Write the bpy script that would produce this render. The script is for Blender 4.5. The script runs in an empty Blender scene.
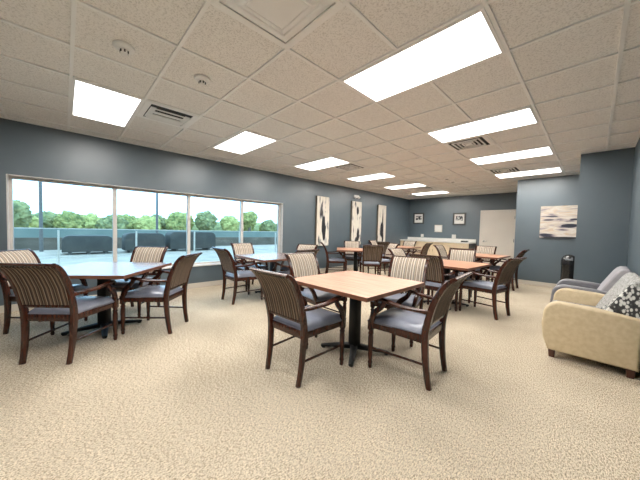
import bpy, bmesh, math, random
from mathutils import Vector, Matrix, noise as mnoise
random.seed(7)
PI = math.pi
COL = bpy.context.scene.collection
SC = bpy.context.scene

# ------------------------------------------------------------------ camera
FPX = 264.65
def cam_axes():
    A = Vector((64.315-320, 240-223.676, FPX)).normalized()   # towards the window wall
    B = Vector((594.15-320, 240-236.52, FPX)).normalized()    # towards the back wall
    B = (B - A*B.dot(A)).normalized()
    X, Y = -A, B
    Z = -(X.cross(Y))
    return X, Y, Z.normalized()
CAMZ = 1.26
CEIL = 2.6816
def make_camera():
    X, Y, Z = cam_axes()
    right = Vector((X[0], Y[0], Z[0])); up = Vector((X[1], Y[1], Z[1])); fwd = Vector((X[2], Y[2], Z[2]))
    m = Matrix.Identity(4)
    for i in range(3):
        m[i][0] = right[i]; m[i][1] = up[i]; m[i][2] = -fwd[i]
    m[0][3], m[1][3], m[2][3] = 0, 0, CAMZ
    cd = bpy.data.cameras.new('camera'); c = bpy.data.objects.new('camera', cd); COL.objects.link(c)
    cd.sensor_width = 36; cd.lens = FPX*36/640; cd.clip_start = .02; cd.clip_end = 500
    c.matrix_world = m
    SC.camera = c
make_camera()

# ------------------------------------------------------------------ materials
def nm(name):
    m = bpy.data.materials.new(name); m.use_nodes = True
    nt = m.node_tree; nt.nodes.clear()
    return m, nt
def L(nt, a, ao, b, bi): nt.links.new(a.outputs[ao], b.inputs[bi])
def N(nt, t, **kw):
    n = nt.nodes.new(t)
    for k, v in kw.items(): setattr(n, k, v)
    return n
def principled(nt, col=None, rough=.5, metal=0, spec=.5):
    o = N(nt, 'ShaderNodeOutputMaterial'); p = N(nt, 'ShaderNodeBsdfPrincipled')
    L(nt, p, 0, o, 0)
    if col: p.inputs['Base Color'].default_value = (*col, 1)
    p.inputs['Roughness'].default_value = rough; p.inputs['Metallic'].default_value = metal
    p.inputs['Specular IOR Level'].default_value = spec
    return p
def coords(nt, scale=(1,1,1), loc=(0,0,0), rot=(0,0,0), out='Object'):
    t = N(nt, 'ShaderNodeTexCoord'); mp = N(nt, 'ShaderNodeMapping')
    mp.inputs['Scale'].default_value = scale; mp.inputs['Location'].default_value = loc; mp.inputs['Rotation'].default_value = rot
    nt.links.new(t.outputs[out], mp.inputs['Vector'])
    return mp
def ramp(nt, stops, interp='LINEAR'):
    r = N(nt, 'ShaderNodeValToRGB'); r.color_ramp.interpolation = interp
    e = r.color_ramp.elements
    while len(e) < len(stops): e.new(.5)
    for i, (p, c) in enumerate(stops):
        e[i].position = p; e[i].color = (*c, 1) if len(c) == 3 else c
    return r
def mottled(name, c1, c2, scale=20, rough=.5, bump=0, bscale=None, stretch=(1,1,1), metal=0, spec=.5, detail=4):
    m, nt = nm(name); p = principled(nt, None, rough, metal, spec)
    mp = coords(nt, stretch)
    n = N(nt, 'ShaderNodeTexNoise'); n.inputs['Scale'].default_value = scale; n.inputs['Detail'].default_value = detail
    L(nt, mp, 0, n, 'Vector')
    r = ramp(nt, [(.35, c1), (.65, c2)]); L(nt, n, 0, r, 0); L(nt, r, 0, p, 'Base Color')
    if bump:
        n2 = N(nt, 'ShaderNodeTexNoise'); n2.inputs['Scale'].default_value = bscale or scale; L(nt, mp, 0, n2, 'Vector')
        b = N(nt, 'ShaderNodeBump'); b.inputs['Strength'].default_value = bump; b.inputs['Distance'].default_value = .01
        L(nt, n2, 0, b, 'Height'); L(nt, b, 0, p, 'Normal')
    return m
M = {}
M['wall'] = mottled('wall_paint', (.052,.073,.088), (.058,.080,.095), 3, .42, .03, 220, spec=.7)
M['baseboard'] = mottled('vinyl_baseboard', (.42,.385,.33), (.46,.42,.365), 5, .5)
M['wood'] = mottled('mahogany_wood', (.019,.0043,.0020), (.044,.0105,.0043), 14, .27, 0, None, (3,3,.5), spec=.38)
M['vinyl'] = mottled('blue_grey_vinyl', (.128,.140,.178), (.155,.168,.212), 9, .27, .06, 350)
M['piping'] = mottled('dark_piping', (.07,.075,.10), (.09,.095,.12), 9, .45)
M['black'] = mottled('black_metal', (.004,.004,.004), (.006,.006,.006), 25, .5, spec=.2)
M['blackplastic'] = mottled('black_plastic', (.008,.008,.009), (.014,.014,.015), 15, .22)
M['white'] = mottled('white_paint', (.78,.77,.74), (.82,.81,.78), 6, .45)
M['tbar'] = mottled('grid_white_metal', (.90,.895,.87), (.93,.925,.90), 6, .45)
M['winframe'] = mottled('greige_aluminium', (.50,.475,.445), (.55,.525,.495), 8, .4)
M['sill'] = mottled('white_sill', (.80,.79,.76), (.86,.85,.82), 6, .4)
M['chrome'] = mottled('brushed_chrome', (.6,.6,.6), (.75,.75,.75), 30, .25, metal=1)
M['cream'] = mottled('cream_door_paint', (.66,.61,.545), (.69,.64,.57), 2, .5)
M['beige'] = mottled('beige_upholstery', (.41,.325,.20), (.47,.375,.24), 26, .62, .1, 180)
M['lavender'] = mottled('lavender_grey_vinyl', (.23,.22,.235), (.265,.255,.27), 10, .42)
M['lavender_dark'] = mottled('grey_arm_vinyl', (.115,.115,.128), (.14,.138,.15), 10, .42)
M['redwood'] = mottled('red_brown_leg', (.05,.014,.008), (.08,.024,.012), 18, .4, stretch=(3,3,.5))
M['counter'] = mottled('white_laminate', (.80,.79,.75), (.86,.85,.82), 12, .3)
M['maple'] = mottled('pale_maple', (.56,.45,.30), (.64,.52,.37), 7, .45, stretch=(.6,3,8))
M['charcoal'] = mottled('charcoal_panel', (.05,.055,.06), (.065,.07,.075), 8, .5)
M['picframe'] = mottled('black_picture_frame', (.012,.011,.010), (.02,.018,.016), 20, .4)
M['canvas_edge'] = mottled('dark_canvas_edge', (.10,.085,.06), (.13,.11,.08), 20, .7)
M['ventdark'] = mottled('dark_duct', (.012,.012,.011), (.02,.02,.018), 12, .8)
M['pole'] = mottled('grey_galvanised', (.095,.085,.075), (.12,.108,.095), 12, .6)
M['rail'] = mottled('white_rail_paint', (.56,.50,.42), (.62,.56,.48), 8, .5)
M['rooftop'] = mottled('pale_terrace', (.30,.245,.19), (.37,.305,.24), 1.3, .9, spec=.1)
M['parapet'] = mottled('dark_concrete', (.10,.082,.062), (.15,.122,.095), .9, .9, spec=.1, stretch=(1,1,3))
M['teal'] = mottled('teal_haze', (.15,.18,.155), (.20,.225,.19), .7, .8, spec=.1)
M['duct'] = mottled('dark_duct_jacket', (.055,.052,.046), (.075,.07,.06), 2, .7, spec=.1)
M['trunk'] = mottled('bark', (.10,.08,.06), (.16,.13,.10), 4, .9)

def striped(name, period, st):
    m, nt = nm(name); p = principled(nt, None, .8, 0, .15)
    mp = coords(nt)
    s = N(nt, 'ShaderNodeSeparateXYZ'); L(nt, mp, 0, s, 0)
    mu = N(nt, 'ShaderNodeMath', operation='MULTIPLY'); mu.inputs[1].default_value = 1/period; L(nt, s, 0, mu, 0)
    ad = N(nt, 'ShaderNodeMath', operation='ADD'); ad.inputs[1].default_value = 20.13; L(nt, mu, 0, ad, 0)
    fr = N(nt, 'ShaderNodeMath', operation='FRACT'); L(nt, ad, 0, fr, 0)
    r = ramp(nt, st, 'CONSTANT'); L(nt, fr, 0, r, 0); L(nt, r, 0, p, 'Base Color')
    n = N(nt, 'ShaderNodeTexNoise'); n.inputs['Scale'].default_value = 400; L(nt, mp, 0, n, 'Vector')
    b = N(nt, 'ShaderNodeBump'); b.inputs['Strength'].default_value = .1; b.inputs['Distance'].default_value = .004; L(nt, n, 0, b, 'Height'); L(nt, b, 0, p, 'Normal')
    return m
cream, tan, grey, brown, dark = (.47,.415,.345), (.32,.255,.19), (.265,.245,.22), (.095,.06,.040), (.032,.022,.018)
M['stripe'] = striped('striped_fabric', .122, [(0,cream),(.13,brown),(.17,tan),(.27,grey),(.35,dark),(.39,cream),(.53,tan),(.58,brown),(.62,grey),(.68,cream),(.80,dark),(.84,tan),(.91,grey),(.96,brown)])
M['stripe_shaded'] = striped('shaded_striped_fabric', .122, [(0,(.20,.16,.115)),(.04,dark),(.13,brown),(.24,(.26,.21,.155)),(.29,dark),(.42,(.10,.068,.05)),(.50,(.22,.175,.125)),(.54,brown),(.64,dark),(.74,(.25,.205,.15)),(.79,(.09,.06,.045)),(.90,dark)])  # same fabric as the front, darkened to paint in the shade behind

def carpet():
    m, nt = nm('beige_carpet'); p = principled(nt, None, .95, 0, .05)
    mp = coords(nt, (1,1,1))
    n = N(nt, 'ShaderNodeTexNoise'); n.inputs['Scale'].default_value = 115; n.inputs['Detail'].default_value = 3; n.inputs['Roughness'].default_value = .8; L(nt, mp, 0, n, 'Vector')
    v = N(nt, 'ShaderNodeTexNoise'); v.inputs['Scale'].default_value = 1.7; v.inputs['Detail'].default_value = 6; L(nt, mp, 0, v, 'Vector')
    mp2 = coords(nt, (160, 50, 1), rot=(0,0,.55)); w = N(nt, 'ShaderNodeTexNoise'); w.inputs['Scale'].default_value = 1; w.inputs['Detail'].default_value = 2; L(nt, mp2, 0, w, 'Vector')
    mx = N(nt, 'ShaderNodeMix'); mx.data_type = 'FLOAT'; mx.inputs[0].default_value = .4
    nt.links.new(n.outputs[0], mx.inputs[2]); nt.links.new(w.outputs[0], mx.inputs[3])
    r = ramp(nt, [(.40, (.115,.095,.068)), (.485, (.43,.365,.275)), (.57, (.74,.65,.51))]); nt.links.new(mx.outputs[0], r.inputs[0])
    r2 = ramp(nt, [(.3, (.84,.83,.82)), (.65, (1,1,1))]); L(nt, v, 0, r2, 0)
    mm = N(nt, 'ShaderNodeMix'); mm.data_type = 'RGBA'; mm.blend_type = 'MULTIPLY'; mm.inputs[0].default_value = 1
    nt.links.new(r.outputs[0], mm.inputs[6]); nt.links.new(r2.outputs[0], mm.inputs[7]); nt.links.new(mm.outputs[2], p.inputs['Base Color'])
    b = N(nt, 'ShaderNodeBump'); b.inputs['Strength'].default_value = .5; b.inputs['Distance'].default_value = .008
    nt.links.new(mx.outputs[0], b.inputs['Height']); L(nt, b, 0, p, 'Normal')
    return m
M['carpet'] = carpet()

def ceiling_tile():
    m, nt = nm('mineral_ceiling_tile'); p = principled(nt, None, .95, 0, .05)
    mp = coords(nt); n = N(nt, 'ShaderNodeTexNoise'); n.inputs['Scale'].default_value = 90; n.inputs['Detail'].default_value = 5; L(nt, mp, 0, n, 'Vector')
    r = ramp(nt, [(.34, (.68,.665,.63)), (.5, (.88,.865,.83)), (.7, (.91,.895,.86))]); L(nt, n, 0, r, 0); L(nt, r, 0, p, 'Base Color')
    b = N(nt, 'ShaderNodeBump'); b.inputs['Strength'].default_value = .3; b.inputs['Distance'].default_value = .004; L(nt, n, 0, b, 'Height'); L(nt, b, 0, p, 'Normal')
    return m
M['tile'] = ceiling_tile()

def laminate(name, a, b, c, rough, spec):
    m, nt = nm(name); p = principled(nt, None, rough, 0, spec)
    mp = coords(nt, (1.3, 16, 1)); n = N(nt, 'ShaderNodeTexNoise'); n.inputs['Scale'].default_value = 2.2; n.inputs['Detail'].default_value = 5; n.inputs['Distortion'].default_value = .6; L(nt, mp, 0, n, 'Vector')
    r = ramp(nt, [(.3, a), (.5, b), (.7, c)]); L(nt, n, 0, r, 0); L(nt, r, 0, p, 'Base Color')
    return m
M['laminate'] = laminate('cherry_laminate', (.38,.185,.108), (.44,.225,.137), (.49,.26,.163), .28, .6)
M['laminate_lit'] = laminate('lit_cherry_laminate', (.50,.275,.185), (.57,.325,.225), (.62,.37,.26), .26, .6)  # same cherry laminate, lightened to paint in window glare on the front table
M['laminate_dimmed'] = laminate('dimmed_cherry_laminate', (.115,.083,.076), (.137,.097,.087), (.158,.112,.097), .27, .4)  # same cherry laminate, darkened for dimmer light so the sky reflection shows
M['tableedge'] = mottled('dark_cherry_edge', (.10,.036,.018), (.14,.05,.025), 14, .35, stretch=(.5,.5,4))

def emission(name, col, s):
    m, nt = nm(name); o = N(nt, 'ShaderNodeOutputMaterial'); e = N(nt, 'ShaderNodeEmission')
    e.inputs[0].default_value = (*col, 1); e.inputs[1].default_value = s; L(nt, e, 0, o, 0); return m
M['lightpanel'] = emission('lit_diffuser', (1, .965, .915), 24)

def glass():
    m, nt = nm('window_glass'); o = N(nt, 'ShaderNodeOutputMaterial')
    t = N(nt, 'ShaderNodeBsdfTransparent'); t.inputs[0].default_value = (.90,.985,.98,1)
    g = N(nt, 'ShaderNodeBsdfGlossy'); g.inputs['Roughness'].default_value = .02
    fr = N(nt, 'ShaderNodeFresnel'); fr.inputs[0].default_value = 1.3
    mx = N(nt, 'ShaderNodeMixShader'); L(nt, fr, 0, mx, 0); L(nt, t, 0, mx, 1); L(nt, g, 0, mx, 2); L(nt, mx, 0, o, 0)
    return m
M['glass'] = glass()

def leaves(name, a, b):
    return mottled(name, a, b, 2.6, .9, 1.0, 5, spec=.1, detail=8)
M['leaf1'] = leaves('leaves_mid', (.15,.18,.065), (.42,.39,.14))
M['leaf2'] = leaves('leaves_light', (.27,.29,.10), (.52,.48,.18))
M['leaf3'] = leaves('leaves_blue', (.14,.165,.08), (.34,.33,.145))

def tall_art(name, seed, blobs):
    """cream canvas with vertical black and grey brush strokes; blobs are (y, z, ry, rz, weight) where the paint is heaviest"""
    m, nt = nm(name); p = principled(nt, None, .75, 0, .2)
    cream = (.66,.62,.54)
    mp = coords(nt, (1, 9, 1.5), (0, seed*3.1, seed*1.7))
    n = N(nt, 'ShaderNodeTexNoise'); n.inputs['Scale'].default_value = 1.4; n.inputs['Detail'].default_value = 6; n.inputs['Distortion'].default_value = .7; L(nt, mp, 0, n, 'Vector')
    c2 = coords(nt); s = N(nt, 'ShaderNodeSeparateXYZ'); L(nt, c2, 0, s, 0)
    val = n.outputs[0]
    for (cy, cz, ry, rz, wt) in blobs:
        def sq(ch, c, r_):
            a = N(nt, 'ShaderNodeMath', operation='SUBTRACT'); L(nt, s, ch, a, 0); a.inputs[1].default_value = c
            d = N(nt, 'ShaderNodeMath', operation='DIVIDE'); L(nt, a, 0, d, 0); d.inputs[1].default_value = r_
            q = N(nt, 'ShaderNodeMath', operation='MULTIPLY'); L(nt, d, 0, q, 0); L(nt, d, 0, q, 1); return q
        a, b = sq(1, cy, ry), sq(2, cz, rz)
        sm = N(nt, 'ShaderNodeMath', operation='ADD'); L(nt, a, 0, sm, 0); L(nt, b, 0, sm, 1)
        t = N(nt, 'ShaderNodeMath', operation='SUBTRACT'); t.use_clamp = True; t.inputs[0].default_value = 1; L(nt, sm, 0, t, 1)
        w = N(nt, 'ShaderNodeMath', operation='MULTIPLY'); L(nt, t, 0, w, 0); w.inputs[1].default_value = wt
        o2 = N(nt, 'ShaderNodeMath', operation='SUBTRACT'); nt.links.new(val, o2.inputs[0]); L(nt, w, 0, o2, 1); val = o2.outputs[0]
    r = ramp(nt, [(.0, (.010,.011,.013)), (.30, (.012,.013,.015)), (.335, (.10,.10,.105)), (.385, (.40,.40,.39)), (.44, cream), (.62, (.68,.65,.58)), (.72, (.50,.48,.44))])
    nt.links.new(val, r.inputs[0]); L(nt, r, 0, p, 'Base Color')
    return m
def wide_art():
    m, nt = nm('banded_abstract_painting'); p = principled(nt, None, .75, 0, .2)
    mp = coords(nt, (1.7, 1, 10), (.4, 0, 5.2)); n = N(nt, 'ShaderNodeTexNoise'); n.inputs['Scale'].default_value = 1.15; n.inputs['Detail'].default_value = 5; n.inputs['Distortion'].default_value = .7; L(nt, mp, 0, n, 'Vector')
    c2 = coords(nt); s = N(nt, 'ShaderNodeSeparateXYZ'); L(nt, c2, 0, s, 0); val = n.outputs[0]
    for (cx, cz, rx, rz, wt) in ((.12,-.09,.17,.05,.42), (-.02,-.19,.16,.035,.28), (-.3,-.33,.22,.05,.30), (.1,-.375,.5,.03,.34), (-.28,.13,.2,.025,.24), (-.28,.05,.13,.03,.2), (.2,.06,.1,.03,.2)):
        def sq(ch, c, r_):
            a = N(nt, 'ShaderNodeMath', operation='SUBTRACT'); L(nt, s, ch, a, 0); a.inputs[1].default_value = c
            d = N(nt, 'ShaderNodeMath', operation='DIVIDE'); L(nt, a, 0, d, 0); d.inputs[1].default_value = r_
            q = N(nt, 'ShaderNodeMath', operation='MULTIPLY'); L(nt, d, 0, q, 0); L(nt, d, 0, q, 1); return q
        a, b = sq(0, cx, rx), sq(2, cz, rz)
        sm = N(nt, 'ShaderNodeMath', operation='ADD'); L(nt, a, 0, sm, 0); L(nt, b, 0, sm, 1)
        t = N(nt, 'ShaderNodeMath', operation='SUBTRACT'); t.use_clamp = True; t.inputs[0].default_value = 1; L(nt, sm, 0, t, 1)
        w = N(nt, 'ShaderNodeMath', operation='MULTIPLY'); L(nt, t, 0, w, 0); w.inputs[1].default_value = wt
        o2 = N(nt, 'ShaderNodeMath', operation='SUBTRACT'); nt.links.new(val, o2.inputs[0]); L(nt, w, 0, o2, 1); val = o2.outputs[0]
    r = ramp(nt, [(.0, (.016,.018,.026)), (.29, (.024,.027,.040)), (.34, (.20,.17,.19)), (.40, (.38,.34,.33)), (.47, (.55,.475,.385)), (.53, (.62,.60,.56)), (.59, (.55,.43,.305)), (.66, (.45,.42,.42)), (.74, (.58,.53,.44))])
    nt.links.new(val, r.inputs[0]); L(nt, r, 0, p, 'Base Color'); return m
def print_art(name, seed):
    m, nt = nm(name); p = principled(nt, None, .6, 0, .3)
    mp = coords(nt, (1,1,1), (seed, 0, seed)); n = N(nt, 'ShaderNodeTexNoise'); n.inputs['Scale'].default_value = 16; n.inputs['Detail'].default_value = 6; L(nt, mp, 0, n, 'Vector')
    r = ramp(nt, [(.40, (.015,.015,.018)), (.5, (.08,.08,.09)), (.55, (.5,.5,.48)), (.62, (.78,.76,.70))]); L(nt, n, 0, r, 0); L(nt, r, 0, p, 'Base Color'); return m
def leafy_fabric():
    """grey upholstery with woven flecks; one end carries a print of pale leaves on black"""
    m, nt = nm('leaf_print_upholstery'); p = principled(nt, None, .75, 0, .2)
    mp = coords(nt, (1,1,.5), rot=(.5,.2,0))
    n = N(nt, 'ShaderNodeTexNoise'); n.inputs['Scale'].default_value = 75; n.inputs['Detail'].default_value = 3; L(nt, mp, 0, n, 'Vector')
    base = ramp(nt, [(.38, (.09,.082,.07)), (.47, (.23,.228,.218)), (.64, (.36,.355,.34))]); L(nt, n, 0, base, 0)
    mp2 = coords(nt, (1,1,.6), rot=(.7,.2,0)); v = N(nt, 'ShaderNodeTexVoronoi'); v.inputs['Scale'].default_value = 44; L(nt, mp2, 0, v, 'Vector')
    lf = ramp(nt, [(.0, (.66,.65,.61)), (.44, (.50,.49,.46)), (.54, (.05,.05,.05)), (1, (.022,.022,.024))]); L(nt, v, 0, lf, 0)
    c = coords(nt); s = N(nt, 'ShaderNodeSeparateXYZ'); L(nt, c, 0, s, 0)
    z3 = N(nt, 'ShaderNodeMath', operation='MULTIPLY_ADD'); z3.inputs[1].default_value = 1.0; L(nt, s, 2, z3, 0); L(nt, s, 1, z3, 2)
    n2 = N(nt, 'ShaderNodeTexNoise'); n2.inputs['Scale'].default_value = 9; nt.links.new(c.outputs[0], n2.inputs['Vector'])
    ad = N(nt, 'ShaderNodeMath', operation='MULTIPLY_ADD'); ad.inputs[1].default_value = .3; L(nt, n2, 0, ad, 0); L(nt, z3, 0, ad, 2)
    mr = N(nt, 'ShaderNodeMapRange'); mr.inputs[1].default_value = .53; mr.inputs[2].default_value = .56; mr.inputs[3].default_value = 1; mr.inputs[4].default_value = 0; L(nt, ad, 0, mr, 0)
    mx = N(nt, 'ShaderNodeMix'); mx.data_type = 'RGBA'; L(nt, mr, 0, mx, 0); nt.links.new(base.outputs[0], mx.inputs[6]); nt.links.new(lf.outputs[0], mx.inputs[7])
    nt.links.new(mx.outputs[2], p.inputs['Base Color']); return m
M['leafy'] = leafy_fabric()

# ------------------------------------------------------------------ mesh helpers
def box(bm, x0, x1, y0, y1, z0, z1, bev=0, seg=2):
    g = bmesh.ops.create_cube(bm, size=1)
    vs = g['verts']
    for v in vs:
        v.co = Vector(((x0+x1)/2 + v.co.x*(x1-x0), (y0+y1)/2 + v.co.y*(y1-y0), (z0+z1)/2 + v.co.z*(z1-z0)))
    if bev:
        es = list({e for v in vs for e in v.link_edges})
        bmesh.ops.bevel(bm, geom=es, offset=bev, segments=seg, affect='EDGES', profile=.5)
def cyl(bm, c, r, h, seg=20, r2=None, axis='Z'):
    g = bmesh.ops.create_cone(bm, cap_ends=True, segments=seg, radius1=r, radius2=r if r2 is None else r2, depth=h)
    for v in g['verts']:
        p = v.co.copy()
        if axis == 'X': p = Vector((p.z, p.y, -p.x))
        if axis == 'Y': p = Vector((p.x, p.z, -p.y))
        v.co = p + Vector(c)
def catmull(pts, k=5):
    P = [Vector(p) for p in pts]; out = []
    for i in range(len(P)-1):
        p0 = P[max(i-1,0)]; p1 = P[i]; p2 = P[i+1]; p3 = P[min(i+2,len(P)-1)]
        for j in range(k):
            t = j/k
            out.append(.5*((2*p1) + (p2-p0)*t + (2*p0-5*p1+4*p2-p3)*t*t + (3*p1-p0-3*p2+p3)*t**3))
    out.append(P[-1]); return out
def sweep(bm, path, size, side=(1,0,0), cham=.28, k=5, smooth=True, round_=False):
    """sweep a chamfered rectangle (w along side, d across) along the path; size: list of (w,d) per control point"""
    n = len(path)
    pts = catmull(path, k) if smooth else [Vector(p) for p in path]
    sz = catmull([(a, b, 0) for a, b in size], k) if smooth else [Vector((a, b, 0)) for a, b in size]
    S0 = Vector(side).normalized(); rings = []
    for i, p in enumerate(pts):
        t = (pts[min(i+1,len(pts)-1)] - pts[max(i-1,0)]).normalized()
        s = (S0 - t*S0.dot(t)).normalized(); d = s.cross(t)
        w, h = sz[i].x/2, sz[i].y/2
        if round_: prof = [(math.cos(a*PI/5)*w, math.sin(a*PI/5)*h) for a in range(10)]
        else:
            c = cham
            prof = [(w, h*(1-2*c)), (w*(1-2*c), h), (-w*(1-2*c), h), (-w, h*(1-2*c)), (-w, -h*(1-2*c)), (-w*(1-2*c), -h), (w*(1-2*c), -h), (w, -h*(1-2*c))]
        rings.append([bm.verts.new(p + s*a + d*b) for a, b in prof])
    m = len(rings[0])
    for a, b in zip(rings, rings[1:]):
        for j in range(m): bm.faces.new((a[j], a[(j+1)%m], b[(j+1)%m], b[j]))
    bm.faces.new(rings[0][::-1]); bm.faces.new(rings[-1])
def lathe(bm, prof, c=(0,0,0), seg=16):
    rings = []
    for r, z in prof:
        rings.append([bm.verts.new((c[0]+r*math.cos(2*PI*i/seg), c[1]+r*math.sin(2*PI*i/seg), c[2]+z)) for i in range(seg)])
    for a, b in zip(rings, rings[1:]):
        for j in range(seg): bm.faces.new((a[j], a[(j+1)%seg], b[(j+1)%seg], b[j]))
    bm.faces.new(rings[0][::-1]); bm.faces.new(rings[-1])
def extrude_poly(bm, pts, axis, a0, a1, bev=0, seg=3):
    """pts 2D outline; axis 'Y': pts are (x,z); axis 'X': pts are (y,z)"""
    def P(u, v, a): return (u, a, v) if axis == 'Y' else ((a, u, v) if axis == 'X' else (u, v, a))
    A = [bm.verts.new(P(u, v, a0)) for u, v in pts]; B = [bm.verts.new(P(u, v, a1)) for u, v in pts]
    f = [bm.faces.new(A), bm.faces.new(B[::-1])]
    n = len(pts); sides = []
    for i in range(n): sides.append(bm.faces.new((A[i], B[i], B[(i+1)%n], A[(i+1)%n])))
    bmesh.ops.recalc_face_normals(bm, faces=f+sides)
    if bev:
        es = [e for fc in f for e in fc.edges]
        bmesh.ops.bevel(bm, geom=es, offset=bev, segments=seg, affect='EDGES', profile=.5)
def obj(name, bm, mat, parent=None, smooth=True, angle=40):
    bmesh.ops.recalc_face_normals(bm, faces=bm.faces[:])
    me = bpy.data.meshes.new(name); bm.to_mesh(me); bm.free()
    if mat: me.materials.append(M[mat] if isinstance(mat, str) else mat)
    if smooth:
        me.shade_smooth()
        try: me.set_sharp_from_angle(angle=math.radians(angle))
        except Exception: pass
    o = bpy.data.objects.new(name, me); COL.objects.link(o)
    if parent: o.parent = parent
    return o
def bmb(*boxes):
    bm = bmesh.new()
    for b in boxes: box(bm, *b)
    return bm
def thing(name, label, cat, loc=(0,0,0), rotz=0, group=None):
    o = bpy.data.objects.new(name, None); COL.objects.link(o); o.empty_display_size = .1
    o.location = loc; o.rotation_euler = (0,0,rotz); o['label'] = label; o['category'] = cat
    if group: o['group'] = group
    return o
def tag(o, label, cat, group=None):
    o['label'] = label; o['category'] = cat
    if group: o['group'] = group
    return o
def struct(o): o['kind'] = 'structure'; return o
def dup(root, loc, rotz, label, group=None):
    r = root.copy(); COL.objects.link(r); r.location = loc; r.rotation_euler = (0,0,rotz); r['label'] = label
    if group: r['group'] = group
    for ch in list(root.children):
        c = ch.copy(); COL.objects.link(c); c.parent = r
        for g in list(ch.children):
            d = g.copy(); COL.objects.link(d); d.parent = c
    return r

# ------------------------------------------------------------------ setting
WX, RX, BY, AY, CY, FY = -5.68, .385, 10.85, 8.5, 6.46, -2.7   # window wall, right wall, back wall, alcove wall, pier face, wall behind
AX, CX = -1.445, -.222                                     # left edges of alcove wall and pier
WY0, WY1, WZ0, WZ1 = -.575, 4.12, .475, 1.93               # window opening
T = .22
struct(obj('floor', bmb((WX-T, RX+.15, FY-.15, BY+.15, -.12, 0)), 'carpet', smooth=False))
ceil = struct(obj('ceiling', bmb((WX-T, RX+.15, FY-.15, BY+.15, CEIL+.011, CEIL+.12)), 'tile', smooth=False))
struct(obj('wall_left', bmb((WX-T, WX, FY-.15, WY0, 0, CEIL+.006), (WX-T, WX, WY1, BY+.15, 0, CEIL+.006),
                            (WX-T, WX, WY0, WY1, 0, WZ0-.03), (WX-T, WX, WY0, WY1, WZ1, CEIL+.006)), 'wall', smooth=False))
struct(obj('wall_right', bmb((RX, RX+.15, FY-.15, CY, 0, CEIL+.006)), 'wall', smooth=False))
struct(obj('wall_front', bmb((WX, RX, FY-.15, FY, 0, CEIL+.006)), 'wall', smooth=False))
# back wall with a door opening
DX0, DX1, DZ = -2.84, -1.85, 2.05
struct(obj('wall_back', bmb((WX, DX0, BY, BY+.15, 0, CEIL+.006), (DX1, AX, BY, BY+.15, 0, CEIL+.006), (DX0, DX1, BY, BY+.15, DZ, CEIL+.006)), 'wall', smooth=False))
struct(obj('wall_alcove', bmb((AX, CX, AY, BY+.15, 0, CEIL+.006)), 'wall', smooth=False))
struct(obj('wall_pier', bmb((CX, RX+.15, CY, BY+.15, 0, CEIL+.006)), 'wall', smooth=False))
BH, BT = .10, .012
def base(name, *b):
    bm = bmesh.new()
    for q in b: box(bm, *q, 0, BH, .003, 1)
    struct(obj(name, bm, 'baseboard', smooth=False))
base('baseboard_left', (WX, WX+BT, FY, 10.16))
base('baseboard_back', (-2.80, DX0-.06, BY-BT, BY), (DX1+.06, AX, BY-BT, BY))
base('baseboard_alcove', (AX-BT, CX, AY-BT, AY))
base('baseboard_pier', (CX-BT, RX, CY-BT, CY))
base('baseboard_right', (RX-BT, RX, FY, CY-BT))
# ceiling grid: tile lines measured on a 2 ft module
P_ = .6096; GX0 = -1.6598*CEIL/CEIL*1.42164; GY0 = -.3874*1.42164
def gx(i): return GX0 - i*P_
def gy(j): return GY0 + j*P_
bm = bmesh.new()
i = -4
for i in range(-4, 7):
    x = gx(i)
    if WX+.02 < x < RX-.02: box(bm, x-.013, x+.013, FY, BY, CEIL-.002, CEIL+.012)
for j in range(-4, 20):
    y = gy(j)
    if FY+.02 < y < BY: box(bm, WX, RX, y-.013, y+.013, CEIL-.0025, CEIL+.0115)
box(bm, WX, WX+.02, FY, BY, CEIL-.003, CEIL+.012); box(bm, WX, AX, BY-.02, BY, CEIL-.003, CEIL+.012)
box(bm, AX, CX, AY-.02, AY, CEIL-.003, CEIL+.012); box(bm, CX, RX, CY-.02, CY, CEIL-.003, CEIL+.012); box(bm, RX-.02, RX, FY, CY, CEIL-.003, CEIL+.012)
struct(obj('trim_1', bm, 'tbar', smooth=False))

# window: one long unit with four lights
win = bpy.data.objects.new('window_1', None); COL.objects.link(win); win.location = (WX-.1, (WY0+WY1)/2, WZ0); struct(win)
def wpart(name, bm, mat, smooth=False):
    o = obj(name, bm, mat, win, smooth); o.matrix_parent_inverse = Matrix.Translation(-Vector(win.location)); return o
fw = .045; fx0, fx1 = WX-.19, WX-.12
wpart('window_frame', bmb((fx0, fx1, WY0, WY0+fw, WZ0, WZ1), (fx0, fx1, WY1-fw, WY1, WZ0, WZ1), (fx0, fx1, WY0+fw, WY1-fw, WZ1-fw, WZ1), (fx0, fx1, WY0+fw, WY1-fw, WZ0, WZ0+.035)), 'winframe')
ml = [.635, 1.845, 3.03]
for y in ml: wpart('mullion', bmb((fx0+.001, fx1+.006, y-.028, y+.028, WZ0+.035, WZ1-fw)), 'winframe')
ys = [WY0+fw] + [v for y in ml for v in (y-.028, y+.028)] + [WY1-fw]
for a, b in zip(ys[::2], ys[1::2]): wpart('pane', bmb((WX-.158, WX-.152, a, b, WZ0+.035, WZ1-fw)), 'glass')
bm = bmesh.new(); box(bm, WX-.2, WX+.03, WY0-.03, WY1+.03, WZ0-.03, WZ0, .006, 2)
wpart('window_sill', bm, 'sill')
bm = bmb((WX-.2, WX-.002, WY0-.0, WY0+.012, WZ0, WZ1), (WX-.2, WX-.002, WY1-.012, WY1, WZ0, WZ1), (WX-.2, WX-.002, WY0+.012, WY1-.012, WZ1-.012, WZ1))
wpart('window_reveal', bm, 'winframe')

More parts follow.
